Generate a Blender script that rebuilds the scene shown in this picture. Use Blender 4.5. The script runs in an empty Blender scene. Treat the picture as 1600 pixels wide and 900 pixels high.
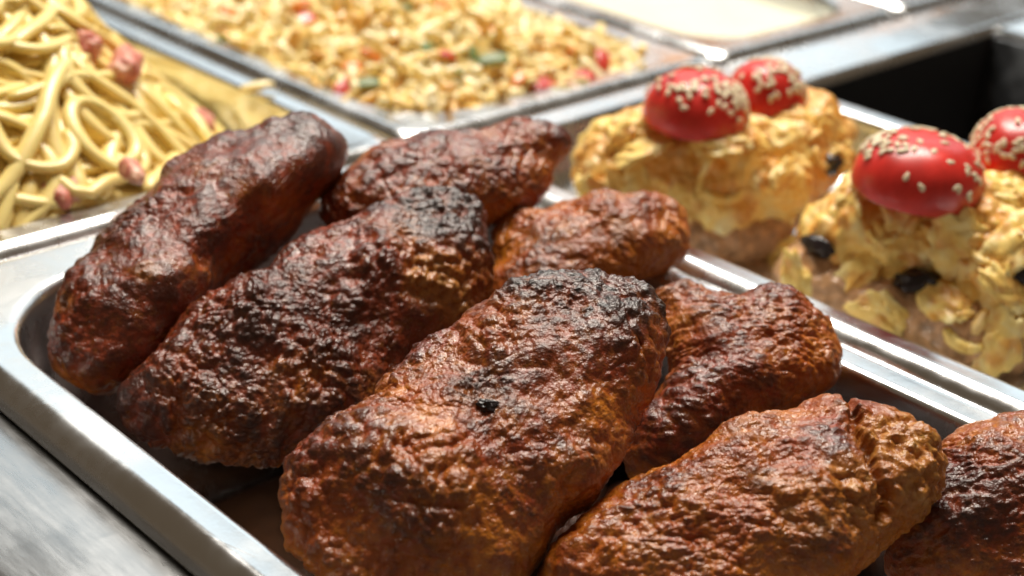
import bpy, math, random
import numpy as np
from mathutils import Matrix, Vector

# ------------------------------------------------------------------ camera
sc = bpy.context.scene
COL = sc.collection
CAM = np.array([-0.31971, -0.3672, 0.183])
RC = np.array([[0.7177, 0.2687, -0.6424], [-0.694, 0.3522, -0.6279], [0.0575, 0.8965, 0.4393]])
u_, _, v_ = np.linalg.svd(RC); RC = u_ @ v_
FPX = 2300.0
cd = bpy.data.cameras.new('camera')
cd.sensor_fit = 'HORIZONTAL'; cd.sensor_width = 36; cd.lens = 36 * FPX / 1600
cd.clip_start = 0.01; cd.clip_end = 50
cam = bpy.data.objects.new('camera', cd); COL.objects.link(cam)
M4 = np.eye(4); M4[:3, :3] = RC; M4[:3, 3] = CAM
cam.matrix_world = Matrix(M4.tolist())
sc.camera = cam
cd.dof.use_dof = True; cd.dof.focus_distance = 0.335; cd.dof.aperture_fstop = 10.5

# ------------------------------------------------------------------ world and lamps
w = bpy.data.worlds.new('World'); sc.world = w; w.use_nodes = True
bg = w.node_tree.nodes['Background']
bg.inputs['Color'].default_value = (1.0, 0.73, 0.47, 1); bg.inputs['Strength'].default_value = 0.085

def area(name, loc, target, sx, sy, power, color):
    d = bpy.data.lights.new(name, 'AREA'); d.shape = 'RECTANGLE'; d.size = sx; d.size_y = sy
    d.energy = power; d.color = color
    o = bpy.data.objects.new(name, d); COL.objects.link(o)
    o.location = loc
    o.rotation_euler = (Vector(target) - Vector(loc)).to_track_quat('-Z', 'Y').to_euler()
    return o
area('window_light', (1.05, 1.10, 0.84), (0, 0, 0), 2.8, 0.60, 5.6, (0.78, 0.93, 1.0))
area('overhead_fill', (0.42, 0.38, 1.40), (0, 0, 0), 0.85, 0.55, 32, (1.0, 0.93, 0.83))  # unseen overhead light, added to brighten the food
area('warm_lamp', (1.42, 1.04, 0.46), (0.15, 0, 0), 0.60, 0.15, 0.40, (1.0, 0.48, 0.22))

sc.view_settings.view_transform = 'Standard'; sc.view_settings.look = 'None'
sc.view_settings.exposure = 0.42; sc.view_settings.gamma = 1.0
sc.render.engine = 'CYCLES'
sc.cycles.use_denoising = True
sc.cycles.max_bounces = 8

# ------------------------------------------------------------------ pixel helpers
def pray(p):
    d = RC @ np.array([p[0] - 800.0, -(p[1] - 450.0), -FPX]); return d / np.linalg.norm(d)
def on_z(p, z):
    d = pray(p); return CAM + d * ((z - CAM[2]) / d[2])
def on_plane(p, c, n):
    d = pray(p); return CAM + d * (((c - CAM) @ n) / (d @ n))
def nrm(v): return v / np.linalg.norm(v)

# ------------------------------------------------------------------ noise (numpy)
_rs = np.random.RandomState(7)
PERM = _rs.permutation(256); PERM = np.concatenate([PERM, PERM, PERM])
GRAD = _rs.normal(size=(256, 3)); GRAD /= np.linalg.norm(GRAD, axis=1)[:, None]
JIT = _rs.rand(256, 3)
def _h(ix, iy, iz): return PERM[PERM[PERM[ix & 255] + (iy & 255)] + (iz & 255)]
def perlin(p):
    i = np.floor(p).astype(int); f = p - i
    s = f * f * f * (f * (f * 6 - 15) + 10)
    out = 0
    for a in (0, 1):
        wx = s[:, 0] if a else 1 - s[:, 0]
        for b in (0, 1):
            wy = s[:, 1] if b else 1 - s[:, 1]
            for c in (0, 1):
                wz = s[:, 2] if c else 1 - s[:, 2]
                g = GRAD[_h(i[:, 0] + a, i[:, 1] + b, i[:, 2] + c)]
                out = out + wx * wy * wz * ((f - np.array([a, b, c])) * g).sum(1)
    return out * 1.5
def fbm(p, o=4, gain=.5):
    t = 0; a = 1.0
    for k in range(o):
        t = t + a * perlin(p * 2 ** k + 13.7 * k); a *= gain
    return t
def ridged(p, o=3, gain=.5):
    t = 0; a = 1.0
    for k in range(o):
        t = t + a * (1 - 2 * np.abs(perlin(p * 2 ** k + 5.3 * k))); a *= gain
    return t
def worley(p):
    i = np.floor(p).astype(int); f = p - i
    d1 = np.full(len(p), 9.0); d2 = np.full(len(p), 9.0)
    for a in (-1, 0, 1):
        for b in (-1, 0, 1):
            for c in (-1, 0, 1):
                j = JIT[_h(i[:, 0] + a, i[:, 1] + b, i[:, 2] + c)] + np.array([a, b, c])
                d = ((f - j) ** 2).sum(1)
                d2 = np.minimum(d2, np.maximum(d1, d)); d1 = np.minimum(d1, d)
    return np.sqrt(d1), np.sqrt(d2)
def sstep(a, b, x):
    t = np.clip((x - a) / (b - a), 0, 1); return t * t * (3 - 2 * t)

# ------------------------------------------------------------------ mesh helpers
def mesh_obj(name, V, F, mat, parent=None, smooth=True, attrs=None, matrix=None):
    me = bpy.data.meshes.new(name)
    V = np.asarray(V, dtype=np.float32)
    if isinstance(F, np.ndarray) and F.ndim == 2:
        k = F.shape[1]
        me.vertices.add(len(V)); me.vertices.foreach_set('co', V.ravel())
        me.loops.add(F.size); me.loops.foreach_set('vertex_index', F.astype(np.int32).ravel())
        me.polygons.add(len(F)); me.polygons.foreach_set('loop_start', np.arange(0, F.size, k, dtype=np.int32))
        me.update(calc_edges=True); me.validate()
    else:
        me.from_pydata(V.tolist(), [], F)
    if smooth: me.polygons.foreach_set('use_smooth', [True] * len(me.polygons))
    if attrs:
        for k, a in attrs.items():
            at = me.attributes.new(k, 'FLOAT', 'POINT'); at.data.foreach_set('value', np.asarray(a, dtype=np.float32))
    if mat: me.materials.append(mat)
    o = bpy.data.objects.new(name, me); COL.objects.link(o)
    if matrix is not None: o.matrix_world = matrix
    if parent is not None: o.parent = parent
    return o
def inst(name, me, parent, matrix):
    o = bpy.data.objects.new(name, me); COL.objects.link(o); o.matrix_local = matrix; o.parent = parent
    return o
def empty(name, loc):
    o = bpy.data.objects.new(name, None); COL.objects.link(o); o.location = loc; o.empty_display_size = .02
    o.matrix_world = Matrix.Translation(loc)
    return o
def tag(o, label=None, cat=None, group=None, kind=None):
    if label: o['label'] = label
    if cat: o['category'] = cat
    if group: o['group'] = group
    if kind: o['kind'] = kind
    return o
def mat44(c, u, v, n):
    m = np.eye(4); m[:3, 0] = u; m[:3, 1] = v; m[:3, 2] = n; m[:3, 3] = c; return Matrix(m.tolist())
_sph = {}
def quadsphere(N):
    if N in _sph: return _sph[N]
    t = np.tan(np.linspace(-1, 1, N + 1) * math.pi / 4)
    A, B = np.meshgrid(t, t, indexing='ij'); one = np.ones_like(A)
    P = []; F = []; off = 0
    idx = np.arange((N + 1) ** 2).reshape(N + 1, N + 1)
    q = np.stack([idx[:-1, :-1], idx[1:, :-1], idx[1:, 1:], idx[:-1, 1:]], -1).reshape(-1, 4)
    for (x, y, z) in ((A, B, one), (B, A, -one), (one, A, B), (-one, B, A), (B, one, A), (A, -one, B)):
        P.append(np.stack([x, y, z], -1).reshape(-1, 3)); F.append(q + off); off += (N + 1) ** 2
    P = np.concatenate(P); F = np.concatenate(F)
    P /= np.linalg.norm(P, axis=1)[:, None]
    key = np.round(P * 1e5).astype(np.int64)
    _, first, inv = np.unique(key, axis=0, return_index=True, return_inverse=True)
    _sph[N] = (P[first], inv.ravel()[F])
    return _sph[N]
def vnormals(V, F):
    a = V[F[:, 2]] - V[F[:, 0]]; b = V[F[:, 3]] - V[F[:, 1]]
    n = np.cross(a, b); N = np.zeros_like(V)
    for k in range(4):
        for c in range(3): N[:, c] += np.bincount(F[:, k], n[:, c], len(V))
    return N / (np.linalg.norm(N, axis=1)[:, None] + 1e-12)

# ------------------------------------------------------------------ materials
class NT:
    def __init__(s, name):
        s.m = bpy.data.materials.new(name); s.m.use_nodes = True
        s.t = s.m.node_tree; s.b = s.t.nodes['Principled BSDF']
    def n(s, typ, **kw):
        x = s.t.nodes.new('ShaderNode' + typ)
        for k, v in kw.items():
            if k.startswith('i_'): x.inputs[k[2:].replace('_', ' ')].default_value = v
            else: setattr(x, k, v)
        return x
    def l(s, a, b): s.t.links.new(a, b); return s
    def attr(s, name): return s.n('Attribute', attribute_name=name).outputs['Fac']
    def noise(s, scale, detail=4, rough=.55, vec=None, dist=0):
        x = s.n('TexNoise'); x.inputs['Scale'].default_value = scale; x.inputs['Detail'].default_value = detail
        x.inputs['Roughness'].default_value = rough; x.inputs['Distortion'].default_value = dist
        s.l(vec if vec is not None else s.obj(), x.inputs['Vector']); return x.outputs['Fac']
    def obj(s):
        if not hasattr(s, '_o'): s._o = s.n('TexCoord').outputs['Object']
        return s._o
    def ramp(s, fac, stops):
        r = s.n('ValToRGB'); e = r.color_ramp.elements
        while len(e) < len(stops): e.new(.5)
        for k, (p, c) in enumerate(stops):
            e[k].position = p; e[k].color = (*c, 1) if len(c) == 3 else c
        s.l(fac, r.inputs['Fac']); return r.outputs['Color']
    def mix(s, fac, a, b, bt='MIX'):
        x = s.n('Mix', data_type='RGBA', blend_type=bt)
        for v, i in ((fac, 0), (a, 6), (b, 7)):
            if hasattr(v, 'links'): s.l(v, x.inputs[i])
            else: x.inputs[i].default_value = v if i == 0 else (*v, 1)
        return x.outputs[2]
    def math(s, op, a, b=0.0, clamp=False):
        x = s.n('Math', operation=op, use_clamp=clamp)
        for k, v in enumerate((a, b)):
            if hasattr(v, 'links'): s.l(v, x.inputs[k])
            else: x.inputs[k].default_value = v
        return x.outputs[0]
    def mrange(s, v, a, b, c=0, d=1):
        x = s.n('MapRange'); s.l(v, x.inputs[0])
        for k, q in enumerate((a, b, c, d)): x.inputs[k + 1].default_value = q
        return x.outputs[0]
    def bump(s, h, strength, dist, prev=None):
        x = s.n('Bump'); x.inputs['Strength'].default_value = strength; x.inputs['Distance'].default_value = dist
        s.l(h, x.inputs['Height'])
        if prev is not None: s.l(prev, x.inputs['Normal'])
        return x.outputs['Normal']
    def set(s, **kw):
        for k, v in kw.items():
            k = k.replace('_', ' ')
            if hasattr(v, 'links'): s.l(v, s.b.inputs[k])
            else:
                s.b.inputs[k].default_value = (*v, 1) if isinstance(v, tuple) and len(v) == 3 and k not in ('Subsurface Radius',) else v
        return s

def patty_mat():
    t = NT('fried_meat')
    crust, char_shade, torn, hgt = t.attr('crust'), t.attr('char_shade'), t.attr('torn'), t.attr('hgt')
    n1 = t.noise(90, 5, .6); n2 = t.noise(420, 4, .6); n3 = t.noise(1300, 3, .6)
    warm = t.ramp(n1, [(.25, (.23, .040, .006)), (.42, (.44, .100, .009)), (.58, (.60, .195, .016)), (.75, (.38, .060, .007))])
    deep = t.ramp(n2, [(.3, (.042, .008, .004)), (.48, (.155, .022, .006)), (.68, (.34, .050, .008))])
    f = t.math('ADD', crust, t.mrange(n2, .3, .7, -.35, .35), True)
    c = t.mix(f, warm, deep)
    # browned tops of the pebbles, paler fat specks in the hollows
    c = t.mix(t.math('MULTIPLY', t.mrange(hgt, .45, .85, 0, 1), t.mrange(crust, .1, .7, .15, .85)), c, (.060, .013, .007))
    c = t.mix(t.mrange(hgt, .30, .05, 0, .45), c, (.30, .055, .010))
    sp = t.math('MULTIPLY', t.mrange(n3, .60, .70, 0, .75), t.math('SUBTRACT', 1.0, crust, True))
    c = t.mix(sp, c, (.48, .24, .06))
    c = t.mix(t.math('MULTIPLY', torn, t.mrange(n2, .3, .6, .45, 1.0)), c, t.ramp(n2, [(.3, (.22, .07, .014)), (.55, (.50, .20, .035)), (.75, (.60, .33, .09))]))
    chm = t.math('MULTIPLY', t.math('MULTIPLY', char_shade, t.mrange(n2, .35, .6, .45, 1.0)), t.mrange(hgt, .1, .6, .35, 1.0), True)
    c = t.mix(chm, c, (.019, .010, .007))
    r = t.math('ADD', t.mrange(n2, .3, .7, .24, .42), t.math('MULTIPLY', char_shade, .06))
    nb = t.bump(t.noise(800, 3, .6), .5, .0009)
    nb = t.bump(t.noise(1500, 2, .5, None, .6), .42, .0005, nb)
    t.set(Base_Color=c, Roughness=r, Normal=nb, Specular_IOR_Level=.55)
    t.set(Coat_Weight=t.mrange(n1, .4, .65, .15, .55), Coat_Roughness=.14)
    t.l(nb, t.b.inputs['Coat Normal'])
    return t.m
def steel(name, rough, col=(.72, .73, .74), scratch=.12, stretch=(1, 1, 1), grime=1.3):
    t = NT(name)
    mp = t.n('Mapping'); mp.inputs['Scale'].default_value = stretch; t.l(t.obj(), mp.inputs['Vector'])
    g = t.noise(140, 5, .7, mp.outputs[0])
    smear = t.noise(28, 4, .6)
    r = t.math('ADD', t.mrange(g, .3, .7, rough * .8, rough * 1.25), t.mrange(smear, .4, .7, 0, rough * grime))
    sc_ = t.n('TexVoronoi', feature='DISTANCE_TO_EDGE'); sc_.inputs['Scale'].default_value = 38
    dv = t.n('Mapping'); dv.inputs['Scale'].default_value = (1, .35, 1); dv.inputs['Rotation'].default_value = (0, 0, .6)
    t.l(t.obj(), dv.inputs['Vector']); t.l(dv.outputs[0], sc_.inputs['Vector'])
    line = t.mrange(sc_.outputs[0], 0, .012, 1, 0)
    line = t.math('MULTIPLY', line, t.mrange(t.noise(60, 2), .5, .6, 0, 1))
    nb = t.bump(g, scratch, .0004); nb = t.bump(line, .25, .00012, nb)
    t.set(Base_Color=t.mix(t.mrange(smear, .35, .7, 0, .25), col, tuple(x * .72 for x in col)), Metallic=1.0, Roughness=r, Normal=nb)
    return t.m
def plain(name, col, rough=.5, sss=0.0, radius=(.004, .002, .001), var=.25, nscale=200, bump=.2, coat=0, rnd=0):
    t = NT(name)
    n = t.noise(nscale, 4, .6)
    c = t.mix(t.mrange(n, .3, .7), tuple(x * (1 - var) for x in col), tuple(min(1, x * (1 + var * .6)) for x in col))
    if rnd:
        oi = t.n('ObjectInfo').outputs['Random']
        c = t.mix(t.mrange(oi, 0, 1, 0, rnd), c, tuple(min(1, a * b) for a, b in zip(col, (.80, .62, .45))))
    t.set(Base_Color=c, Roughness=rough, Normal=t.bump(n, bump, .0006), Coat_Weight=coat, Coat_Roughness=.12)
    if sss: t.set(Subsurface_Weight=sss, Subsurface_Radius=radius, Subsurface_Scale=1.0)
    return t.m
def cheese_mat():
    t = NT('baked_cheese')
    br = t.attr('char_shade'); h = t.attr('hgt')
    n = t.noise(130, 4, .6); n2 = t.noise(500, 3, .6)
    c = t.ramp(n, [(.3, (.96, .58, .12)), (.5, (.99, .72, .23)), (.7, (.98, .84, .44))])
    f = t.math('MULTIPLY', br, t.mrange(n2, .3, .6, .3, 1), True)
    c = t.mix(f, c, t.ramp(n2, [(.35, (.56, .19, .025)), (.65, (.78, .36, .05))]))
    t.set(Base_Color=c, Roughness=.38, Normal=t.bump(n2, .4, .0008), Subsurface_Weight=.15, Subsurface_Radius=(.004, .003, .0015), Subsurface_Scale=1.0)
    return t.m
M_PATTY = patty_mat()
M_PAN = steel('pan_steel', .17)
M_PANWALL = M_PAN
M_COUNTER = steel('brushed_counter_steel', .25, (.40, .41, .42), .08, (2.2, .25, 1), .4)
M_DARK = plain('dark_well', (.012, .012, .013), .5, bump=.05)
M_DARKGREY = steel('dull_grey_steel', .4, (.20, .21, .22))
M_NOODLE = plain('egg_noodle', (1.0, .77, .29), .36, .15, (.005, .003, .001), .08, 110, .3, .2, .22)
M_SAUCE = plain('noodle_sauce', (.99, .70, .25), .35, .1, (.006, .004, .001), .2, 120, .4)
def bacon_mat():
    t = NT('cured_bacon'); n = t.noise(170, 3, .6, None, 1.2); n2 = t.noise(500, 3)
    c = t.ramp(n, [(.3, (.52, .13, .09)), (.48, (.62, .22, .15)), (.58, (.80, .50, .34)), (.68, (.66, .26, .18))])
    t.set(Base_Color=c, Roughness=.45, Normal=t.bump(n2, .4, .0008), Subsurface_Weight=.3, Subsurface_Radius=(.005, .002, .001), Subsurface_Scale=1.0)
    return t.m
M_BACON = bacon_mat()
M_TOMATO = plain('tomato_skin', (.72, .035, .025), .33, .3, (.005, .0015, .001), .3, 70, .08, .12)
M_TOMCUT = plain('tomato_flesh', (.60, .07, .03), .3, .2, (.004, .001, .0005), .3, 120, .2)
M_SEED = plain('sesame', (.82, .70, .48), .4, .2, (.002, .001, .0006), .12, 400, .1)
M_CHEESE = cheese_mat()
M_OLIVE = plain('black_olive', (.018, .012, .014), .25, var=.5, coat=.2)
M_CHOP = plain('pale_roast_meat', (.55, .31, .15), .42, .08, (.003, .002, .001), .6, 220, .9, .15)
M_CREAM = plain('cream_sauce', (.70, .69, .54), .62, .2, (.006, .005, .003), .08, 40, .2, 0)
M_CARROT = plain('carrot', (.78, .25, .03), .35, .2, var=.25, coat=.2)
M_PEPPER = plain('red_pepper', (.60, .05, .03), .3, .2, var=.3, coat=.3)
M_HERB = plain('green_herb', (.14, .20, .04), .45, var=.4)
def shred_mat(attr):
    t = NT('rice_shred' + ('_heap' if attr else ''))
    v = t.attr('rnd') if attr else t.n('ObjectInfo').outputs['Random']
    c = t.ramp(v, [(.0, (.97, .86, .54)), (.4, (.95, .77, .36)), (.7, (.93, .68, .24)), (.88, (.84, .53, .14)), (1.0, (.60, .31, .06))])
    n = t.noise(300, 3)
    t.set(Base_Color=t.mix(t.mrange(n, .3, .7, 0, .2), c, (.65, .42, .15)), Roughness=.34, Subsurface_Weight=.25,
          Subsurface_Radius=(.004, .003, .001), Subsurface_Scale=1.0, Coat_Weight=.25, Coat_Roughness=.15)
    return t.m
M_SHRED = shred_mat(False); M_SHREDH = shred_mat(True)

# ------------------------------------------------------------------ pans
def rrect(x0, x1, y0, y1, r, z, seg=10):
    pts = []
    for cx, cy, a0 in ((x1 - r, y1 - r, 0), (x0 + r, y1 - r, 90), (x0 + r, y0 + r, 180), (x1 - r, y0 + r, 270)):
        for k in range(seg + 1):
            a = math.radians(a0 + 90 * k / seg); pts.append((cx + r * math.cos(a), cy + r * math.sin(a), z))
    return pts
def loft(rings, close_last=True):
    V = []; F = []; n = len(rings[0])
    for r in rings: V += r
    for i in range(len(rings) - 1):
        for j in range(n):
            k = (j + 1) % n; F.append((i * n + j, i * n + k, (i + 1) * n + k, (i + 1) * n + j))
    if close_last:
        b = (len(rings) - 1) * n; F.append(tuple(range(b, b + n)))
    return V, F
MM = .001
def pan(label, x0, x1, y0, y1, depth, group, flat=7.0, slope=4.5, ri=24, mat=None, end=1.5):
    """gastronorm pan: rolled hem, sloped flange, flat rim, rounded lip, walls, floor (outer size in mm)"""
    e = empty('food_pan', ((x0 + x1) / 2 * MM, (y0 + y1) / 2 * MM, -depth * MM))
    O = np.array(e.location)
    def ring(off, z, r):
        oy = off + end * min(1, max(0, (off - slope - 1.6) / (flat - 2.4)))
        q = rrect((x0 + off) * MM, (x1 - off) * MM, (y0 + oy) * MM, (y1 - oy) * MM, r * MM, z * MM)
        return [tuple(np.array(p) - O) for p in q]
    s = slope
    rim = [ring(1.6, -7.4, 6), ring(.7, -7.6, 7), ring(0, -6.9, 7), ring(.05, -6.0, 7), ring(.35, -4.3, 7.5), ring(1.1, -2.7, 8), ring(2.2, -1.4, 8.5), ring(s - .9, -.5, 9), ring(s - .2, -.12, 9.3), ring(s + .7, .12, 9.6),
           ring(s + 1.6, .0, 10), ring(s + flat - .8, -.1, ri - 1), ring(s + flat, -.15, ri), ring(s + flat + .9, -.55, ri), ring(s + flat + 1.6, -1.5, ri), ring(s + flat + 1.9, -3, ri)]
    V, F = loft(rim, False)
    o = mesh_obj('rim', V, F, mat or M_PAN, e)
    w0 = s + flat + 1.9
    body = [ring(w0, -3, ri), ring(w0 + .6, -6, ri), ring(w0 + 3, -depth + 12, ri), ring(w0 + 3.8, -depth + 7, ri), ring(w0 + 6.5, -depth + 2.2, ri - 2), ring(w0 + 11, -depth + .3, ri - 6), ring(w0 + 14, -depth, ri - 8)]
    V, F = loft(body, True)
    mesh_obj('basin', V, F, mat or M_PANWALL, e)
    for o in e.children: o.matrix_parent_inverse = Matrix.Identity(4)
    return tag(e, label, 'pan', group)
GP = 'steel pans set side by side in the counter'
pan('steel pan filled with browned meat patties', -188, -.9, -326, -1.2, 100, GP, ri=42, end=8)
pan('deep steel pan heaped with yellow noodles and bacon', -188, -.9, .9, 327, 65, GP, ri=26)
pan('shallow steel tray holding the cheese topped chops with tomatoes', .9, 174, -326, -1.2, 24, GP, ri=20, end=3)
pan('steel pan filled with rice and vegetables', .9, 174, .9, 327, 65, GP, ri=34)
pan('steel pan filled with smooth pale cream sauce', 176, 318, .9, 327, 65, GP, ri=30)
pan('empty steel pan beyond the cream sauce pan', 320, 462, .9, 327, 65, GP, ri=30)

# ------------------------------------------------------------------ counter
def box(x0, x1, y0, y1, z0, z1, b=.6):
    """box with chamfered top edges, mm"""
    r = [rrect(x0 * MM, x1 * MM, y0 * MM, y1 * MM, .3 * MM, z0 * MM, 1), rrect(x0 * MM, x1 * MM, y0 * MM, y1 * MM, .3 * MM, (z1 - b) * MM, 1),
         rrect((x0 + b * .3) * MM, (x1 - b * .3) * MM, (y0 + b * .3) * MM, (y1 - b * .3) * MM, .3 * MM, (z1 - b * .3) * MM, 1),
         rrect((x0 + b) * MM, (x1 - b) * MM, (y0 + b) * MM, (y1 - b) * MM, .3 * MM, z1 * MM, 1)]
    return loft(r, True)
ctr = empty('counter', (0, 0, -.0078)); tag(ctr, kind='structure')
ctr['label'] = 'brushed steel serving counter with cut-outs for the food pans'
def cpart(name, V, F, mat):
    V = np.array(V) - np.array([0, 0, -.0078]); return mesh_obj(name, V, F, mat, ctr)
# front rail: extruded profile with a rolled outer edge (x, z in mm)
prof = [(-186, -30), (-186, -9), (-187, -8.1), (-188, -7.9), (-215.5, -7.9)]
for k in range(1, 9):
    a = math.radians(90 + 100 * k / 8); prof.append((-215.5 + 14 * math.cos(a), -21.9 + 14 * math.sin(a)))
prof.append((-229, -60))
V = [(x * MM, y * MM, z * MM) for y in (-600, 700) for x, z in prof]; n = len(prof)
F = [(k, k + 1, n + k + 1, n + k) for k in range(n - 1)]
o = cpart('front_rail', V, F, M_COUNTER)
for q in ((-186, 480, -1.8, 2.2), ):
    V, F = box(-185.5, 480, -3.2, 3.6, -40, -8.6); cpart('cross_bar', V, F, M_COUNTER)
V, F = box(-3.6, 1.6, -330, -3.4, -40, -8.6); cpart('divider_bar', V, F, M_COUNTER)
V, F = box(-3.6, 1.6, 3.8, 330, -40, -8.6); cpart('divider_bar', V, F, M_COUNTER)
V, F = box(172.5, 178.5, 3.8, 330, -40, -8.6); cpart('divider_bar', V, F, M_COUNTER)
V, F = box(317, 322.5, 3.8, 330, -40, -8.6); cpart('divider_bar', V, F, M_COUNTER)
V, F = box(172.5, 180, -330, -37.5, -26, -6.4); cpart('divider_bar', V, F, M_PAN)
V, F = box(172.6, 520, -37, -3.4, -26, -2.4, 2.5); cpart('cover_strip', V, F, M_PAN)
V, F = box(342, 520, -330, -37.3, -26, -3.6, 2); cpart('side_rail', V, F, M_PAN)
V, F = box(-185.5, 520, 330.4, 520, -40, -7.9); cpart('back_rail', V, F, M_COUNTER)
V, F = box(-185.5, 520, -560, -330.4, -40, -7.9); cpart('end_rail', V, F, M_COUNTER)
# the open well on the right and the dark cavity under everything
def opened(x0, x1, y0, y1, z0, z1):
    r = [rrect(x0 * MM, x1 * MM, y0 * MM, y1 * MM, 2 * MM, z1 * MM, 2), rrect(x0 * MM, x1 * MM, y0 * MM, y1 * MM, 2 * MM, z0 * MM, 2)]
    return loft(r, True)
V, F = opened(180.4, 341.6, -329, -38, -200, -7); cpart('open_well', V, F, M_DARK)
V, F = box(338.6, 341.2, -328, -38.6, -190, -7.5); cpart('well_panel', V, F, M_DARKGREY)
V, F = opened(-185.8, 520.5, -560.5, 520.5, -210, -41); cpart('under_cavity', V, F, M_DARK)

# ------------------------------------------------------------------ meat patties
UP = np.array([0, 0, 1.0])
def frame(center, zc, a, b, side=0.0, away=0.0):
    C = on_z(center, zc * MM); toc = nrm(CAM - C)
    n = nrm(UP * a + toc * b + RC[:, 0] * side)
    u = nrm(RC[:, 0] - n * (RC[:, 0] @ n)); v = np.cross(n, u)
    return C, u, v, n
def outline(poly, C, u, v, n, smooth=2.2, shrink=.0022):
    q = np.array([on_plane(p, C, n) - C for p in poly]); P = np.stack([q @ u, q @ v], 1)
    c0 = np.zeros(2)
    th = np.radians(np.arange(720) * .5); R = np.zeros(720)
    A = P; B = np.roll(P, -1, 0)
    for k, t in enumerate(th):
        d = np.array([math.cos(t), math.sin(t)]); best = 0
        e = B - A; den = d[0] * e[:, 1] - d[1] * e[:, 0]
        den = np.where(np.abs(den) < 1e-12, 1e-12, den)
        s = (A[:, 0] * e[:, 1] - A[:, 1] * e[:, 0]) / den
        m = (A[:, 0] * d[1] - A[:, 1] * d[0]) / den
        ok = (m >= 0) & (m <= 1) & (s > 0)
        R[k] = s[ok].max() if ok.any() else 0
    w_ = np.exp(-.5 * (np.arange(-20, 21) * .5 / smooth) ** 2); w_ /= w_.sum()
    R = sum(np.roll(R, k - 20) * w_[k] for k in range(41))
    return np.maximum(R - shrink, .002)
def puff(R, T, N, p=2.3, Tb=None):
    d, F = quadsphere(N); d = d + np.array([0, 0, .16]); d = d / np.linalg.norm(d, axis=1)[:, None]
    rho = np.hypot(d[:, 0], d[:, 1]); s = (rho ** p + np.abs(d[:, 2]) ** p) ** (-1 / p)
    th = (np.degrees(np.arctan2(d[:, 1], d[:, 0])) % 360) / .5
    i = th.astype(int) % 720; f = th - np.floor(th); r = R[i] * (1 - f) + R[(i + 1) % 720] * f
    k = s * r
    z = d[:, 2] * s
    V = np.stack([d[:, 0] * k, d[:, 1] * k, z * np.where(z > 0, T, Tb or T)], 1)
    return V, F, rho * s, z
def spots(lst, C, u, v, n, V):
    """soft-edged patches on the food given by where they sit"""
    m = np.zeros(len(V))
    for (x, y, r, s) in lst:
        c = on_plane((x, y), C, n) - C; e = on_plane((x + r, y), C, n) - C
        rad = np.linalg.norm(e - c); cc = np.array([c @ u, c @ v])
        d = np.hypot(V[:, 0] - cc[0], V[:, 1] - cc[1]) / rad
        d = d + .35 * fbm(V * 160 + x, 3)
        m = np.maximum(m, s * sstep(1.25, .55, d))
    return m
GPAT = 'browned meat patties heaped in the steel pan'
def patty(label, poly, center, zc, T, a=1.0, b=1.0, side=0.0, char_shade=(), torn=(), seed=0, N=120, p=2.3, crust0=.45, rough=1.0, stretch=1.0, pebble=.8, groove=()):
    C, u, v, n = frame(center, zc, a, b, side)
    R = outline(poly, C, u, v, n)
    V, F, rho, z = puff(R, T * MM, N, p)
    S = V + seed * .37
    V = V + vnormals(V, F) * (fbm(S * 26, 3) * .0030)[:, None]
    up_l = np.array([u @ UP, v @ UP, n @ UP]); 
    Nn = vnormals(V, F); upf = Nn @ up_l
    ch = spots(char_shade, C, u, v, n, V); to = spots(torn, C, u, v, n, V)
    gr = spots(groove, C, u, v, n, V)
    Q = S.copy(); Q[:, 1] *= stretch
    warp = np.stack([fbm(Q * 90 + 3, 2), fbm(Q * 90 + 17, 2), fbm(Q * 90 + 31, 2)], 1)
    f1, f2 = worley(Q * 290 + warp * .55)
    peb = 1 - np.clip(f1, 0, 1) ** 2
    f1b, f2b = worley(Q * 620 + warp * .9 + 9)
    peb2 = 1 - np.clip(f1b, 0, 1) ** 2
    rd = ridged(Q * 80 + warp * .5, 2)
    fine = fbm(S * 1000, 2)
    lum = fbm(S * 62 + 4, 2)
    area_ = .35 + .85 * sstep(-.3, .35, fbm(S * 42 + 50, 2))
    h = lum * 1.7 + area_ * pebble * (peb * 1.45 + peb2 * .75) + rd * .38 + fine * .16
    crumb = (1 - np.clip(worley(S * 260 + 3)[0], 0, 1) ** 2) * 2.4 + (1 - np.clip(worley(S * 560 + 3)[0], 0, 1) ** 2) * 1.0
    h = h + to * (fbm(S * 160 + 8, 3) * 2.0 - 2.6 + crumb) + ch * (fbm(S * 900, 3) * .45)
    h = h - gr * 4.2
    # a few holes and blisters
    hole = sstep(.26, .08, worley(S * 95 + 21)[0]); h = h - hole * .5
    V = V + Nn * (h * rough * MM)[:, None]
    hg = (peb - .62) * .9 + (peb2 - .6) * .55 + lum * .35 + .42 - hole - .4 * to
    edge = sstep(.5, 1.0, rho)
    cr = crust0 + .75 * fbm(S * 40 + 11, 3) + .34 * (upf - .5) + lum * .12 
    o = mesh_obj('meat_patty', V, F, M_PATTY, None, True,
                 dict(crust=np.clip(cr, 0, 1), char_shade=np.clip(ch + .25 * sstep(.35, .6, fbm(S * 55 + 77, 3)), 0, 1), torn=np.clip(to + gr * .0, 0, 1), hgt=np.clip(hg, 0, 1)), mat44(C, u, v, n))
    return tag(o, label, 'meat patty', GPAT)

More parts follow.
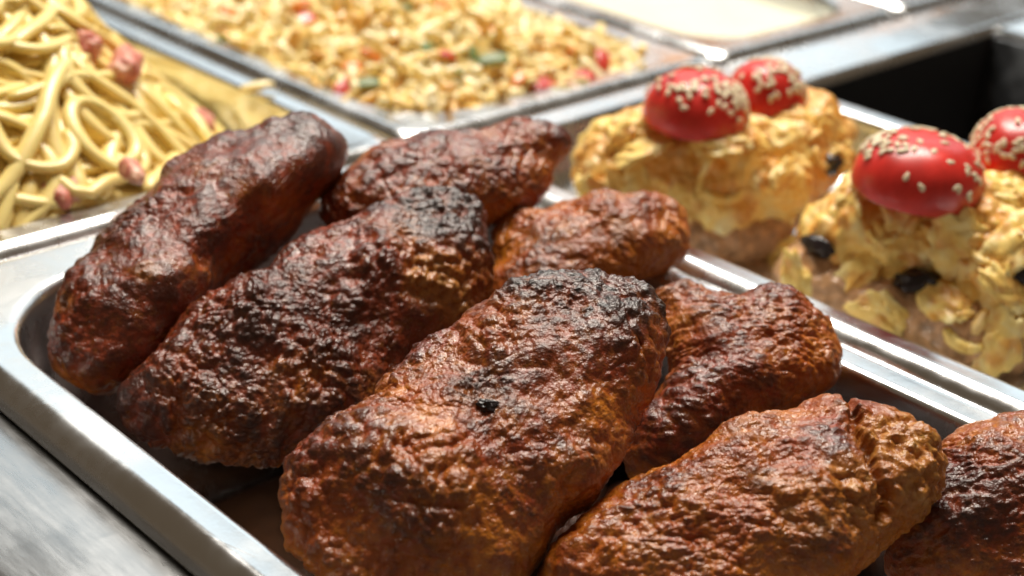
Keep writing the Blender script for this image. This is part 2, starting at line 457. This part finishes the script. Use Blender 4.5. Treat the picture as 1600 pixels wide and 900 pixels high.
def crack(pts, r, d):
    q = []
    for (x0, y0), (x1, y1) in zip(pts[:-1], pts[1:]):
        n = int(math.hypot(x1 - x0, y1 - y0) / 6)
        q += [(x0 + (x1 - x0) * k / n, y0 + (y1 - y0) * k / n, r * (1 + .35 * math.sin(k * 1.7 + x0)), d) for k in range(n)]
    return q
P1 = [(66,520),(75,490),(110,440),(150,390),(190,340),(230,300),(260,262),(300,240),(350,215),(400,205),(440,193),(490,190),(520,205),(538,230),(535,255),(500,282),(465,315),(425,355),(385,395),(350,425),(318,465),(290,520),(250,555),(200,590),(150,607),(100,590),(72,560)]
P2 = [(500,300),(520,275),(540,250),(575,235),(620,222),(670,208),(720,203),(780,202),(830,198),(850,208),(880,210),(905,220),(908,235),(885,250),(878,280),(850,305),(830,325),(800,338),(765,345),(700,360),(620,375),(560,375),(510,360),(490,335)]
P3 = [(195,640),(215,600),(258,538),(308,482),(350,457),(402,430),(430,400),(480,370),(520,350),(560,336),(610,320),(660,303),(710,303),(745,320),(765,355),(768,400),(755,450),(730,490),(690,530),(640,570),(600,620),(560,660),(520,690),(470,720),(420,738),(380,735),(320,718),(260,690),(215,665)]
P4 = [(735,405),(765,345),(820,335),(870,318),(920,306),(980,318),(1040,318),(1070,335),(1085,360),(1090,390),(1070,410),(1020,435),(965,465),(900,492),(840,515),(780,515),(740,465)]
P5 = [(440,800),(445,760),(470,715),(510,680),(560,650),(600,600),(640,560),(680,525),(720,490),(770,465),(820,448),(880,432),(940,435),(990,440),(1020,465),(1038,500),(1035,550),(1030,600),(1010,640),(985,680),(970,730),(940,775),(900,815),(860,850),(820,890),(780,925),(700,945),(600,945),(520,920),(470,880),(445,840)]
P6 = [(970,720),(985,670),(1010,630),(1030,590),(1018,530),(1012,448),(1065,440),(1115,456),(1155,466),(1200,464),(1245,466),(1280,490),(1300,515),(1320,550),(1325,580),(1310,605),(1270,622),(1230,640),(1160,670),(1100,700),(1040,735),(990,750)]
P7 = [(830,920),(870,860),(930,800),(1000,750),(1060,710),(1110,685),(1170,655),(1230,632),(1300,617),(1370,615),(1405,622),(1430,645),(1455,675),(1470,710),(1470,750),(1450,785),(1420,815),(1390,845),(1350,875),(1300,905),(1200,960),(1050,990),(920,970),(850,945)]
P8 = [(1360,890),(1385,830),(1420,780),(1450,740),(1470,700),(1500,675),(1560,660),(1640,650),(1720,680),(1760,760),(1740,880),(1650,960),(1500,980),(1400,940)]
patty('long dark brown patty leaning in the pan corner beside the noodles', P1, (300,400), 10, 15, 1, 1, char_shade=[(300,250,70,.6),(430,205,80,.6),(190,350,60,.5)], torn=[(235,475,22,.55),(110,500,18,.4)], seed=1, crust0=.92, p=2.2)
patty('dark patty with a pointed tip resting on the rim beside the rice pan', P2, (700,285), 20, 11, 1, .6, char_shade=[(680,215,60,.3)], seed=2, crust0=.76, N=100)
patty('broad blackened pebbly patty with a ragged torn edge', P3, (490,520), 0, 13, .8, 1, char_shade=[(680,350,95,.95),(470,560,130,.45),(350,640,160,.6)], torn=[(665,470,42,1),(700,480,30,.8)], seed=3, crust0=.95, N=165, pebble=1.35)
patty('lumpy orange brown patty overhanging the rim beside the chops', P4, (930,395), 6, 11.5, 1, .8, char_shade=[(1040,330,45,.35)], seed=4, crust0=.24, N=110, pebble=.75)
patty('large glossy patty with charred top and a small black burnt crumb', P5, (740,690), 10, 12.5, .7, 1, char_shade=[(900,465,115,1),(990,480,70,.9),(750,650,55,.8),(820,600,60,.35)], seed=5, crust0=.68, N=170, pebble=1.1)
patty('greyish brown patty propped against the right wall of its pan', P6, (1150,600), -2, 12.5, .9, 1, char_shade=[(1060,480,30,.3)], seed=9, crust0=.42, N=120, stretch=1.8)
patty('split patty with a crumbling orange torn end', P7, (1150,800), 2, 12.5, .8, 1, torn=[(1400,720,75,1),(1330,800,60,.75),(1250,830,50,.5),(1430,780,50,.9)], groove=crack([(1318,632),(1332,668),(1326,700),(1346,735),(1350,770),(1372,800),(1362,838)], 8, .75), char_shade=[(1180,780,40,.25)], seed=7, crust0=.26, N=170, stretch=1.5)
patty('dusky red brown patty half hidden behind the split patty', P8, (1560,810), -6, 15, .9, 1, char_shade=[(1520,830,60,.4)], seed=8, crust0=.7, N=110, stretch=1.5)

# patties underneath, filling the pan; shade of the gaps put into their colour
def lower(x, y, rot, z, L, W, seed):
    d, F = quadsphere(36)
    p = 2.4; rho = np.hypot(d[:, 0], d[:, 1]); s = (rho ** p + np.abs(d[:, 2]) ** p) ** (-1 / p)
    V = d * s[:, None] * np.array([L, W, 11.5]) * MM
    S = V + seed * .53; N_ = vnormals(V, F)
    lum = fbm(S * 55, 3); f1 = worley(S * 240)[0]
    V = V + N_ * ((lum * 1.4 + (1 - np.clip(f1, 0, 1) ** 2) * 1.8) * MM)[:, None]
    o = mesh_obj('meat_patty', V, F, M_PATTY, None, True, dict(crust=np.clip(.8 + .4 * fbm(S * 38, 3), 0, 1), char_shade=np.full(len(V), .9), torn=np.zeros(len(V)), hgt=np.clip(.6 + lum * .3, 0, 1)),
                 Matrix.Translation((x * MM, y * MM, z * MM)) @ Matrix.Rotation(math.radians(rot), 4, 'Z'))
    tag(o, 'shade-darkened patty in the bottom layer of the meat pan, under the heaped patties', 'meat patty', 'patties in the bottom layer of the meat pan')
for k, (x, y, rot, z) in enumerate([(-62, -56, 35, -87), (-62, -116, 40, -87), (-60, -176, 40, -87), (-58, -236, 45, -87),
                                    (-58, -62, 60, -62), (-50, -112, 60, -60), (-50, -172, 60, -62), (-60, -232, 60, -60)]):
    lower(x, y, rot, z, 38, 23, k + 1)

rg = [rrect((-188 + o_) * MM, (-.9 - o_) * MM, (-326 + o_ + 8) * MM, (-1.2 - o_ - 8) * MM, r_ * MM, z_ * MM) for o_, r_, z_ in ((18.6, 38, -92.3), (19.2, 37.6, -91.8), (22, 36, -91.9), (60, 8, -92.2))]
V, F = loft(rg, True); M_GAPSHADE = plain('gap_shade_sheet', (.035, .014, .006), .18, var=.5, nscale=60, bump=.25)  # dark sheet added on the pan floor so gaps look shaded
tag(mesh_obj('gap_shade_sheet', V, F, M_GAPSHADE), 'dark brown sheet added for shade on the floor of the meat pan', 'shade sheet')
# small burnt crumb lying on the big patty
big = [o for o in bpy.data.objects if o.get('label', '').startswith('large glossy')][0]
bc = np.array(big.matrix_world.translation); bn = np.array(big.matrix_world.col[2])[:3]
def on_mesh(o, px):
    """where the line of sight through a picture point meets an object"""
    inv = o.matrix_world.inverted(); a = inv @ Vector(CAM); b = inv.to_3x3() @ Vector(pray(px))
    ok, loc, nor, _ = o.ray_cast(a, b.normalized())
    return (loc, nor) if ok else (None, None)
bpy.context.view_layer.update()
def blob(seed, L, W, H, N=10, amp=.25, fr=1.6):
    d, F = quadsphere(N); V = d * (1 + amp * fbm(d * fr + seed, 2))[:, None] * np.array([L, W, H]); return V, F
for k, (px, r) in enumerate((((764, 636), 1.7), ((750, 660), 1.0))):
    loc, nor = on_mesh(big, px)
    if loc is not None:
        V, F = blob(k, r * 1.25 * MM, r * .8 * MM, r * .6 * MM, 10, .6, 1.9)
        mesh_obj('burnt_crumb', V, F, M_OLIVE, None, matrix=Matrix.Identity(4)).matrix_local = Matrix.Translation(loc + nor * .0004)
for o in [o for o in COL.objects if o.name.startswith('burnt_crumb')]:
    m = o.matrix_local.copy(); o.parent = big; o.matrix_parent_inverse = Matrix.Identity(4); o.matrix_local = m

# ------------------------------------------------------------------ noodles with bacon
R1 = random.Random(11)
def smin0(d, w): return max(0.0, min(1.0, d / w))
def Hn(x, y):
    r2 = ((x + 125) / 92) ** 2 + ((y - 125) / 115) ** 2
    h = -46 + 106 * math.exp(-r2 ** 1.25)
    e = min(x + 174, -17 - x, y - 15, 312 - y)
    lim = 1 + e * 2.4
    return min(h, lim) if e > 0 else -46
def tube(pts, ru, rv, sides=8, taper=2):
    V = []; F = []; n = len(pts)
    P = [Vector(p) for p in pts]
    for k in range(n):
        t = (P[min(k + 1, n - 1)] - P[max(k - 1, 0)]).normalized()
        s = t.cross(Vector((0, 0, 1)));  s = s.normalized() if s.length > 1e-4 else Vector((1, 0, 0))
        up = s.cross(t)
        f = min(1.0, .55 + .45 * min(k, n - 1 - k) / taper)
        for j in range(sides):
            a = 2 * math.pi * j / sides
            V.append(tuple(P[k] + s * (ru * f * math.cos(a)) + up * (rv * f * math.sin(a))))
    for k in range(n - 1):
        for j in range(sides):
            i = (j + 1) % sides; F.append((k * sides + j, k * sides + i, (k + 1) * sides + i, (k + 1) * sides + j))
    F.append(tuple(range(sides))[::-1]); F.append(tuple(range((n - 1) * sides, n * sides)))
    return V, F
heap = empty('noodle_heap', (-.095, .16, -.064))
tag(heap, 'heap of creamy yellow noodles in the deep pan', 'noodles')
O = np.array(heap.location)
def grid_mass(x0, x1, y0, y1, st, Hf, mat, parent, name, dz, amp):
    xs = np.arange(x0, x1 + .1, st); ys = np.arange(y0, y1 + .1, st)
    V = [(x * MM, y * MM, (Hf(x, y) - dz) * MM) for x in xs for y in ys]; ny = len(ys)
    V = np.array(V); V[:, 2] += fbm(V * 90, 3) * amp * MM
    F = [(i * ny + j, (i + 1) * ny + j, (i + 1) * ny + j + 1, i * ny + j + 1) for i in range(len(xs) - 1) for j in range(ny - 1)]
    # skirt down to the pan floor
    o = mesh_obj(name, V - np.array(parent.location), F, mat, parent)
    return o
grid_mass(-172, -19, 17, 300, 4, Hn, M_SAUCE, heap, 'sauce_mass', 2.5, 3)
cnt = 0
NB = [[], [], 0]
while cnt < 480:
    x = R1.uniform(-168, -24); y = R1.uniform(16, 200)
    if Hn(x, y) < -34: continue
    hd = R1.uniform(0, 6.28); cur = R1.gauss(0, .07); off = R1.uniform(-2.5, 5.5)
    ph = R1.uniform(0, 6.28); wl = R1.uniform(.05, .12); am = R1.uniform(.5, 4.0)
    L = R1.randint(20, 48); pts = []; st = 2.6
    for k in range(L):
        e = min(x + 170, -21 - x, y - 19, 306 - y)
        z = Hn(x, y) + off + am * math.sin(ph + wl * k * st)
        pts.append(((x) * MM - O[0], y * MM - O[1], z * MM - O[2]))
        hd += cur + R1.gauss(0, .06); cur += R1.gauss(0, .022)
        cur = max(-.24, min(.24, cur))
        nx, ny = x + st * math.cos(hd), y + st * math.sin(hd)
        if min(nx + 173, -21 - nx, ny - 14, 306 - ny) < 0 or Hn(nx, ny) < -38:
            hd += .9; nx, ny = x + st * math.cos(hd), y + st * math.sin(hd)
            if min(nx + 173, -21 - nx, ny - 14, 306 - ny) < 0 : break
        # keep true step length on steep ground
        dz = abs(Hn(nx, ny) - Hn(x, y)); q = st / math.hypot(st, dz)
        x, y = x + (nx - x) * q, y + (ny - y) * q
    if len(pts) < 8: continue
    w_ = R1.uniform(2.4, 3.2)
    V, F = tube(pts, w_ * MM, w_ * R1.uniform(.5, .75) * MM, 9)
    if cnt >= 300:
        NB[0] += [(v[0], v[1], v[2] - .004) for v in V]; NB[1] += [tuple(q + NB[2] for q in f) for f in F]; NB[2] += len(V)
    else: mesh_obj('noodle', V, F, M_NOODLE, heap)
    cnt += 1
tag(mesh_obj('noodle_bulk', NB[0], NB[1], M_NOODLE, heap), kind='stuff')
def bacon(px, z, L, W, H, rot, label, seed):
    c = on_z(px, (z - 2) * MM); d, F = quadsphere(14)
    s = (np.abs(d) ** 3).sum(1) ** (-1 / 3); V = d * s[:, None] * np.array([L, W, H]) * MM
    V = V * (1 + .3 * fbm(V * 150 + seed, 3))[:, None]
    o = mesh_obj('bacon_piece', V, F, M_BACON, None, matrix=Matrix.Translation(c) @ Matrix.Rotation(rot, 4, 'Z') @ Matrix.Rotation(.5, 4, 'X'))
    tag(o, label, 'bacon', 'bacon pieces among the noodles')
bacon((128, 85), 31, 5, 6, 8, .3, 'upright pink bacon chunk high on the noodle heap', 1)
bacon((195, 105), 26, 10, 5, 6, 1.0, 'long fatty bacon piece beside the upright chunk', 2)
bacon((88, 312), 3, 7, 6, 7, .4, 'rosy bacon chunk near the front lip of the noodle pan', 3)
bacon((315, 192), 0, 6, 5, 4, .9, 'small red bacon piece at the right foot of the noodles', 4)
bacon((208, 268), 14, 6, 3, 3, 1.4, 'bacon sliver tucked between noodles above the dark patty', 5)

# ------------------------------------------------------------------ rice with vegetables
R2 = random.Random(23)
def Hr(x, y):
    e = min(x - 15, 161 - x, y - 15, 312 - y)
    b = 17 * math.exp(-(((x - 85) / 60) ** 2 + ((y - 110) / 90) ** 2))
    b -= 16 * math.exp(-(((x - 62) / 20) ** 2 + ((y - 215) / 30) ** 2))
    b += 2.8 * math.sin(x * .13 + 1.3 * math.sin(y * .09)) * math.sin(y * .11 + .6)
    cx = max(0, 36 - (x - 13)) ; cx2 = max(0, 36 - (163 - x)); cy = max(0, 36 - (y - 14))
    rr = math.hypot(max(cx, cx2), cy) - 34
    if rr > 0 and cy > 0 and max(cx, cx2) > 0: e = min(e, -rr + 2)
    return -7 + b * min(1, max(0, e) / 25) + min(0, e) * .8
rice = empty('rice_dish', (.087, .16, -.064)); tag(rice, 'pale rice dish with carrot, pepper and herb bits', 'rice')
OR = np.array(rice.location)
grid_mass(14, 162, 14, 300, 3.5, Hr, M_SHREDH, rice, 'rice_mass', 2.5, 2.0)
def flake(seed):
    r = random.Random(seed); L = r.uniform(9, 22); W = r.uniform(2.3, 4.2); H = W * r.uniform(.45, .8); c = r.uniform(-.14, .14); tw = r.uniform(-.06, .06)
    pts = []
    n = 7
    for k in range(n):
        t = k / (n - 1) - .5; a = c * t * L * .8
        pts.append((t * L * MM, (c * (t * L) ** 2 * .35 + tw * t * L) * MM, (r.uniform(-.15, .15) + .05 * math.sin(t * 5) * L) * MM))
    return tube(pts, W * MM, H * MM, 6, 3)
flakes = [flake(k) for k in range(24)]
fm = []
for k, (V, F) in enumerate(flakes):
    me = bpy.data.meshes.new('shred'); me.from_pydata([tuple(v) for v in V], [], F); me.materials.append(M_SHRED)
    me.polygons.foreach_set('use_smooth', [True] * len(me.polygons)); fm.append(me)
def pose(r, x, y, lift, tilt=.5):
    g = Matrix.Rotation(r.uniform(0, 6.28), 4, 'Z') @ Matrix.Rotation(r.gauss(0, tilt), 4, 'Y') @ Matrix.Rotation(r.uniform(-1.2, 1.2), 4, 'X')
    return Matrix.Translation((x * MM, y * MM, (Hr(x, y) + lift) * MM)) @ g
pts = []
while len(pts) < 1700:
    x, y = R2.uniform(13, 163), R2.uniform(13, 250)
    if Hr(x, y) < -13 and y < 60: continue
    pts.append((x, y))
pts.sort(key=lambda p: (p[0] + 320) ** 2 + (p[1] + 367) ** 2)
near = set(R2.sample(range(0, 620), 290))
BV = []; BF = []; BR = []; nb = 0
for k, (x, y) in enumerate(pts):
    i = R2.randrange(24)
    if k in near:
        m = pose(R2, x, y, R2.uniform(.5, 4.5)); o = inst('rice_shred', fm[i], rice, Matrix.Translation(-Vector(OR)) @ m)
    else:
        m = np.array(pose(R2, x, y, R2.uniform(-1, 4))); V, F = flakes[i]; V = np.array(V)
        BV.append(V @ m[:3, :3].T + m[:3, 3] - OR); BF += [tuple(q + nb for q in f) for f in F]; nb += len(V)
        BR += [R2.random() ** 1.3] * len(V)
o = mesh_obj('rice_shred_bulk', np.concatenate(BV), BF, M_SHREDH, rice, attrs=dict(rnd=BR)); tag(o, kind='stuff')
def bit(name, mat, L, W, H):
    d, F = quadsphere(6); s = (np.abs(d) ** 4).sum(1) ** (-1 / 4); V = d * s[:, None] * np.array([L, W, H]) * MM
    V = V * (1 + .2 * fbm(V * 170 + L, 2))[:, None]; V[:, 2] += -(V[:, 0] ** 2) * 18
    me = bpy.data.meshes.new(name); me.from_pydata(V.tolist(), [], F.tolist()); me.materials.append(mat); me.polygons.foreach_set('use_smooth', [True] * len(me.polygons)); return me
bits = {'carrot_piece': bit('carrot_piece', M_CARROT, 4.5, 2.2, 1.5), 'pepper_piece': bit('pepper_piece', M_PEPPER, 6, 3, 1.2), 'herb_piece': bit('herb_piece', M_HERB, 5, 2.2, .7)}
placed = [('carrot_piece', 775, 50, 1.2), ('carrot_piece', 890, 78, .9), ('carrot_piece', 732, 178, .8), ('carrot_piece', 975, 115, 1), ('carrot_piece', 810, 125, 1), ('carrot_piece', 580, 85, 1), ('carrot_piece', 550, 105, .9), ('carrot_piece', 690, 8, 1),
          ('carrot_piece', 470, 8, 1), ('carrot_piece', 210, 18, 1.2), ('carrot_piece', 360, 20, 1), ('carrot_piece', 620, 175, .9), ('carrot_piece', 860, 108, .8),
          ('pepper_piece', 942, 92, 1), ('pepper_piece', 850, 132, 1.3), ('pepper_piece', 905, 122, 1.2), ('pepper_piece', 540, 136, 1), ('pepper_piece', 475, 30, 1), ('pepper_piece', 700, 85, .7), ('pepper_piece', 1000, 108, .6),
          ('herb_piece', 770, 92, 1.3), ('herb_piece', 740, 82, .9), ('herb_piece', 570, 130, 1.2), ('herb_piece', 668, 72, 1), ('herb_piece', 795, 18, 1), ('herb_piece', 640, 10, .8), ('herb_piece', 510, 125, .9), ('herb_piece', 720, 112, .7), ('herb_piece', 350, 60, .8), ('herb_piece', 880, 40, .7)]
for nme, x, y, s in placed:
    z = 0
    for _ in range(6):
        c = on_z((x, y), z * MM); z = Hr(c[0] / MM, c[1] / MM) + 6.5
    if c[1] > .25: continue
    m = Matrix.Translation(Vector(c - OR)) @ Matrix.Rotation(R2.uniform(-.6, 1.0), 4, 'Z') @ Matrix.Rotation(R2.uniform(-.5, .5), 4, 'Y') @ Matrix.Rotation(R2.uniform(.1, .8), 4, 'X') @ Matrix.Scale(s, 4)
    inst(nme, bits[nme], rice, m)
# a shred that fell on the rim
c = on_z((402, 135), .0025); V, F = flakes[3]
o = bpy.data.objects.new('rice_shred', fm[3]); COL.objects.link(o); o.matrix_world = Matrix.Translation(c) @ Matrix.Rotation(-.5, 4, 'Z')
tag(o, 'single pale shred fallen on the rims between noodles and rice', 'rice shred')

# ------------------------------------------------------------------ cream sauce
rg = []
for off, z in ((15.5, -13), (16, -11.2), (18, -10.9), (30, -11.2), (50, -11.6)):
    rg.append(rrect((177 + off) * MM, (318 - off) * MM, (2.5 + off) * MM, (327 - off) * MM, max(6, 32 - off * .4) * MM, z * MM))
V, F = loft(rg, True); V = np.array(V); V[:, 2] += fbm(V * 40, 2) * .0006
bot = empty('cream_sauce', (.2475, .165, -.064)); 
o = mesh_obj('sauce_surface', V - np.array(bot.location), F, M_CREAM, bot); tag(bot, 'smooth pale yellow cream sauce filling its pan', 'sauce')

# ------------------------------------------------------------------ chops with cheese and tomatoes
def lumpy(name, poly, center, zc, T, Tb, a, b, mat, parent, N, p, seed, fr, amp, brown=(), smooth=4):
    C, u, v, n = frame(center, zc, a, b)
    R = outline(poly, C, u, v, n, smooth, .0025)
    V, F, rho, z = puff(R, T * MM, N, p, Tb * MM); S = V + seed * .41
    f1, f2 = worley(S * fr + .5 * np.stack([fbm(S * 90, 2), fbm(S * 90 + 7, 2), fbm(S * 90 + 19, 2)], 1)); g1, g2 = worley(S * fr * 2.2 + 5)
    h = (1 - np.clip(f1, 0, 1) ** 2) * amp * .45 + (1 - np.clip(g1, 0, 1) ** 2) * amp * .25 + fbm(S * 48, 4, .6) * amp * 1.0 + amp * .35
    V = V + vnormals(V, F) * (h * MM)[:, None]
    br = spots(brown, C, u, v, n, V)
    br = np.clip(br + 1.2 * sstep(-.05, .28, fbm(S * 100 + 40, 3)) * sstep(.3, .8, h / amp + .2), 0, 1)
    m = mat44(C, u, v, n)
    o = mesh_obj(name, V, F, mat, None, True, dict(char_shade=br, hgt=h / amp, crust=br, torn=br * 0))
    o.matrix_world = m
    if parent: 
        o.parent = parent; o.matrix_parent_inverse = parent.matrix_world.inverted()
    return o
GC = 'cheese topped chops in the shallow tray'
def strands(poly_c, zlist, parent, o_cheese, n, seed, lo=5, hi=13, mat=None, name='cheese_shred', rad=(1.3, 2.0)):
    r = random.Random(seed); inv = parent.matrix_world.inverted(); xs = [p[0] for p in poly_c]; ys = [p[1] for p in poly_c]; k = 0; tries = 0
    while k < n and tries < n * 12:
        tries += 1
        px = (r.uniform(min(xs), max(xs)), r.uniform(min(ys), max(ys))); hd = r.uniform(0, 6.28); L = r.randint(lo, hi); cur = r.uniform(-.3, .3); pts = []
        for j in range(L):
            loc, nor = on_mesh(o_cheese, px)
            if loc is None: break
            wp = o_cheese.matrix_world @ (loc + nor * .0006); pts.append(tuple(inv @ wp))
            px = (px[0] + 7 * math.cos(hd), px[1] + 7 * math.sin(hd)); hd += cur
        if len(pts) < 4: continue
        if max((Vector(pts[i]) - Vector(pts[i + 1])).length for i in range(len(pts) - 1)) > .006: continue
        w_ = r.uniform(*rad); V, F = tube(pts, w_ * MM, w_ * .8 * MM, 7, 2)
        mesh_obj(name, V, F, mat or M_CHEESE, parent, attrs=dict(char_shade=[.6 * max(0, r.uniform(-1, 1))] * len(V))); k += 1
def on_part(nme, o, px, parent, mat, L, W, H, seed, lift=.0):
    loc, nor = on_mesh(o, px)
    if loc is None: print('miss', nme, px); return
    V, F = blob(seed, L * MM, W * MM, H * MM, 10, .3, 1.8)
    q = (o.matrix_world.to_3x3() @ nor).to_track_quat('Z', 'Y').to_matrix().to_4x4()
    x = mesh_obj(nme, V, F, mat); x.matrix_world = Matrix.Translation(o.matrix_world @ (loc + nor * lift * MM)) @ q
    x.parent = parent; x.matrix_parent_inverse = parent.matrix_world.inverted(); return x
B1 = [(925,305),(1000,255),(1150,245),(1290,275),(1300,315),(1258,345),(1240,378),(1180,395),(1110,403),(1060,390),(980,350)]
K1 = [(893,285),(912,225),(950,195),(1000,180),(1060,190),(1120,185),(1200,180),(1270,165),(1310,185),(1332,215),(1320,262),(1290,292),(1258,325),(1230,345),(1190,352),(1150,370),(1110,365),(1080,338),(1040,325),(960,318),(908,308)]
B2 = [(1200,425),(1240,395),(1330,385),(1500,385),(1680,405),(1720,470),(1690,540),(1610,562),(1540,572),(1480,562),(1420,528),(1370,512),(1300,495),(1230,460)]
K2 = [(1240,380),(1252,350),(1300,325),(1350,312),(1430,300),(1520,285),(1600,275),(1690,300),(1730,370),(1710,480),(1650,520),(1610,495),(1570,530),(1530,485),(1490,500),(1465,462),(1420,452),(1370,425),(1330,405),(1270,395)]
def tomato(label, px, z, wpx, hpx, seed, yaw, lean, nseed):
    c = on_z(px, z * MM); d_ = np.linalg.norm(c - CAM); r = wpx / FPX * d_ / 2 * .985; H = hpx / FPX * d_ / .93 - r * .31
    e = empty('tomato_half', c); e.matrix_world = Matrix.Translation(c) @ Matrix.Rotation(yaw, 4, 'Z') @ Matrix.Rotation(lean, 4, 'X')
    n = 40; rows = 16; V = []; F = []
    prof = [(r * .97, -.0012), (r, .0006)] + [(r * math.cos(a) ** .72, .001 + H * math.sin(a) ** .92) for a in np.linspace(.06, math.pi / 2 - .04, rows)]
    rings = [[(q * math.cos(2 * math.pi * j / n) * 1.0, q * math.sin(2 * math.pi * j / n), zz) for j in range(n)] for q, zz in prof]
    V, F = loft(rings, True); V = np.array(V); V = V * (1 + .05 * fbm(V * 45 + seed, 2))[:, None]; mesh_obj('skin', V, F, M_TOMATO, e)
    V, F = loft([[(q * math.cos(2 * math.pi * j / n), q * math.sin(2 * math.pi * j / n), zz) for j in range(n)] for q, zz in ((r * .96, -.0013), (r * .5, -.0018))], True)
    mesh_obj('cut_face', V, F, M_TOMCUT, e)
    rr = random.Random(seed); clus = [(rr.uniform(0, 6.28), rr.uniform(.5, 1.3)) for _ in range(7)]
    for k in range(nseed):
        if rr.random() < .7:
            a0, e0 = clus[rr.randrange(7)]; a = a0 + rr.gauss(0, .3); el = e0 + rr.gauss(0, .17)
        else: a, el = rr.uniform(0, 6.28), rr.uniform(.25, 1.45)
        el = max(.15, min(1.5, el))
        p = Vector((r * math.cos(el) ** .72 * math.cos(a), r * math.cos(el) ** .72 * math.sin(a), .001 + H * math.sin(el) ** .92))
        nr = Vector((math.cos(el) * math.cos(a) / r, math.cos(el) * math.sin(a) / r, math.sin(el) / H)).normalized()
        inst('sesame_seed', SEED, e, Matrix.Translation(p + nr * .0004) @ nr.to_track_quat('Z', 'Y').to_matrix().to_4x4() @ Matrix.Rotation(rr.uniform(0, 6.28), 4, 'Z'))
    return tag(e, label, 'tomato', 'tomato halves on the cheese topped chops')
d, F = quadsphere(5); V = d * np.array([1.5, .85, .5]) * MM; V[:, 1] *= 1 - V[:, 0] / (1.6 * MM) * .35
SEED = bpy.data.meshes.new('sesame_seed'); SEED.from_pydata(V.tolist(), [], F.tolist()); SEED.materials.append(M_SEED); SEED.polygons.foreach_set('use_smooth', [True] * len(SEED.polygons))

c1 = on_z((1120, 340), -.022); e1 = empty('cheese_chop', c1); tag(e1, 'cheese topped chop beside the rice pan with an olive at its side', 'chop', GC)
b1 = lumpy('meat_base', B1, (1120, 330), -14, 9, 8, 1, .35, M_CHOP, e1, 70, 2.6, 31, 150, 2.2)
k1 = lumpy('cheese_topping', K1, (1115, 275), -2, 17, 14, 1, .8, M_CHEESE, e1, 110, 2.0, 32, 105, 4.2, brown=[(940,270,40,.8),(1045,300,35,.9),(1000,215,40,.8),(1230,200,60,.7),(1150,345,25,.6),(1290,210,40,.8)])
c2 = on_z((1460, 460), -.022); e2 = empty('cheese_chop', c2); tag(e2, 'cheese topped chop with black olive pieces under loose cheese shreds', 'chop', GC)
b2 = lumpy('meat_base', B2, (1470, 470), -13, 10, 9, 1, .45, M_CHOP, e2, 90, 2.6, 33, 150, 2.4)
k2 = lumpy('cheese_topping', K2, (1480, 385), 1, 15, 14, 1, .8, M_CHEESE, e2, 120, 2.0, 34, 100, 4.2, brown=[(1590,300,60,.8),(1290,330,30,.6),(1400,330,40,.4)])
bpy.context.view_layer.update()
strands(K1, None, e1, k1, 9, 3, 6, 11, rad=(1.2, 2.0)); strands(K2, None, e2, k2, 12, 4, 6, 11, rad=(1.2, 2.2)); strands(B2, None, e2, b2, 10, 5, 6, 11, rad=(1.6, 2.4))
def clumps(o, parent, poly, n, seed, mat, name):
    r = random.Random(seed); xs = [p[0] for p in poly]; ys = [p[1] for p in poly]; k = 0
    for _ in range(n * 6):
        if k >= n: break
        px = (r.uniform(min(xs), max(xs)), r.uniform(min(ys), max(ys)))
        loc, nor = on_mesh(o, px)
        if loc is None: continue
        L = r.uniform(6, 11); V, F = blob(seed + k, L * MM, L * r.uniform(.45, .8) * MM, r.uniform(1.6, 2.8) * MM, 14, .45, 1.7)
        q = (o.matrix_world.to_3x3() @ nor).to_track_quat('Z', 'Y').to_matrix().to_4x4() @ Matrix.Rotation(r.uniform(0, 6.28), 4, 'Z')
        x = mesh_obj(name, V, F, mat, None, attrs=dict(char_shade=np.clip(.9 * sstep(.0, .5, fbm(V * 160 + k, 2)), 0, 1))); x.matrix_world = Matrix.Translation(o.matrix_world @ loc) @ q
        x.parent = parent; x.matrix_parent_inverse = parent.matrix_world.inverted(); k += 1
clumps(b2, e2, B2, 13, 50, M_CHEESE, 'cheese_clump'); clumps(k2, e2, K2, 16, 90, M_CHEESE, 'cheese_clump'); clumps(k1, e1, K1, 14, 130, M_CHEESE, 'cheese_clump'); clumps(b1, e1, B1, 8, 170, M_CHEESE, 'cheese_clump')
on_part('olive_piece', k1, (1297, 258), e1, M_OLIVE, 5, 4, 3, 1)
on_part('olive_piece', b2, (1432, 445), e2, M_OLIVE, 6.5, 4.5, 4, 2, 1); on_part('olive_piece', k2, (1355, 412), e2, M_OLIVE, 4, 3, 3, 3)
on_part('olive_piece', k2, (1278, 384), e2, M_OLIVE, 6, 3, 2, 4); on_part('olive_piece', k2, (1590, 430), e2, M_OLIVE, 4, 3, 2, 5)
tomato('sesame sprinkled tomato half at the front of the chop beside the rice pan', (1084, 187), 18, 164, 90, 1, .2, .05, 130)
tomato('tomato half tucked behind another on the chop beside the rice pan', (1196, 168), 19, 122, 80, 2, 1.0, -.08, 100)
tomato('big bright red tomato half on the chop with olive pieces', (1430, 294), 19, 198, 100, 3, .5, .06, 125)
tomato('seeded tomato half beside the big bright one on the olive chop', (1590, 265), 21, 150, 98, 4, .9, -.05, 100)
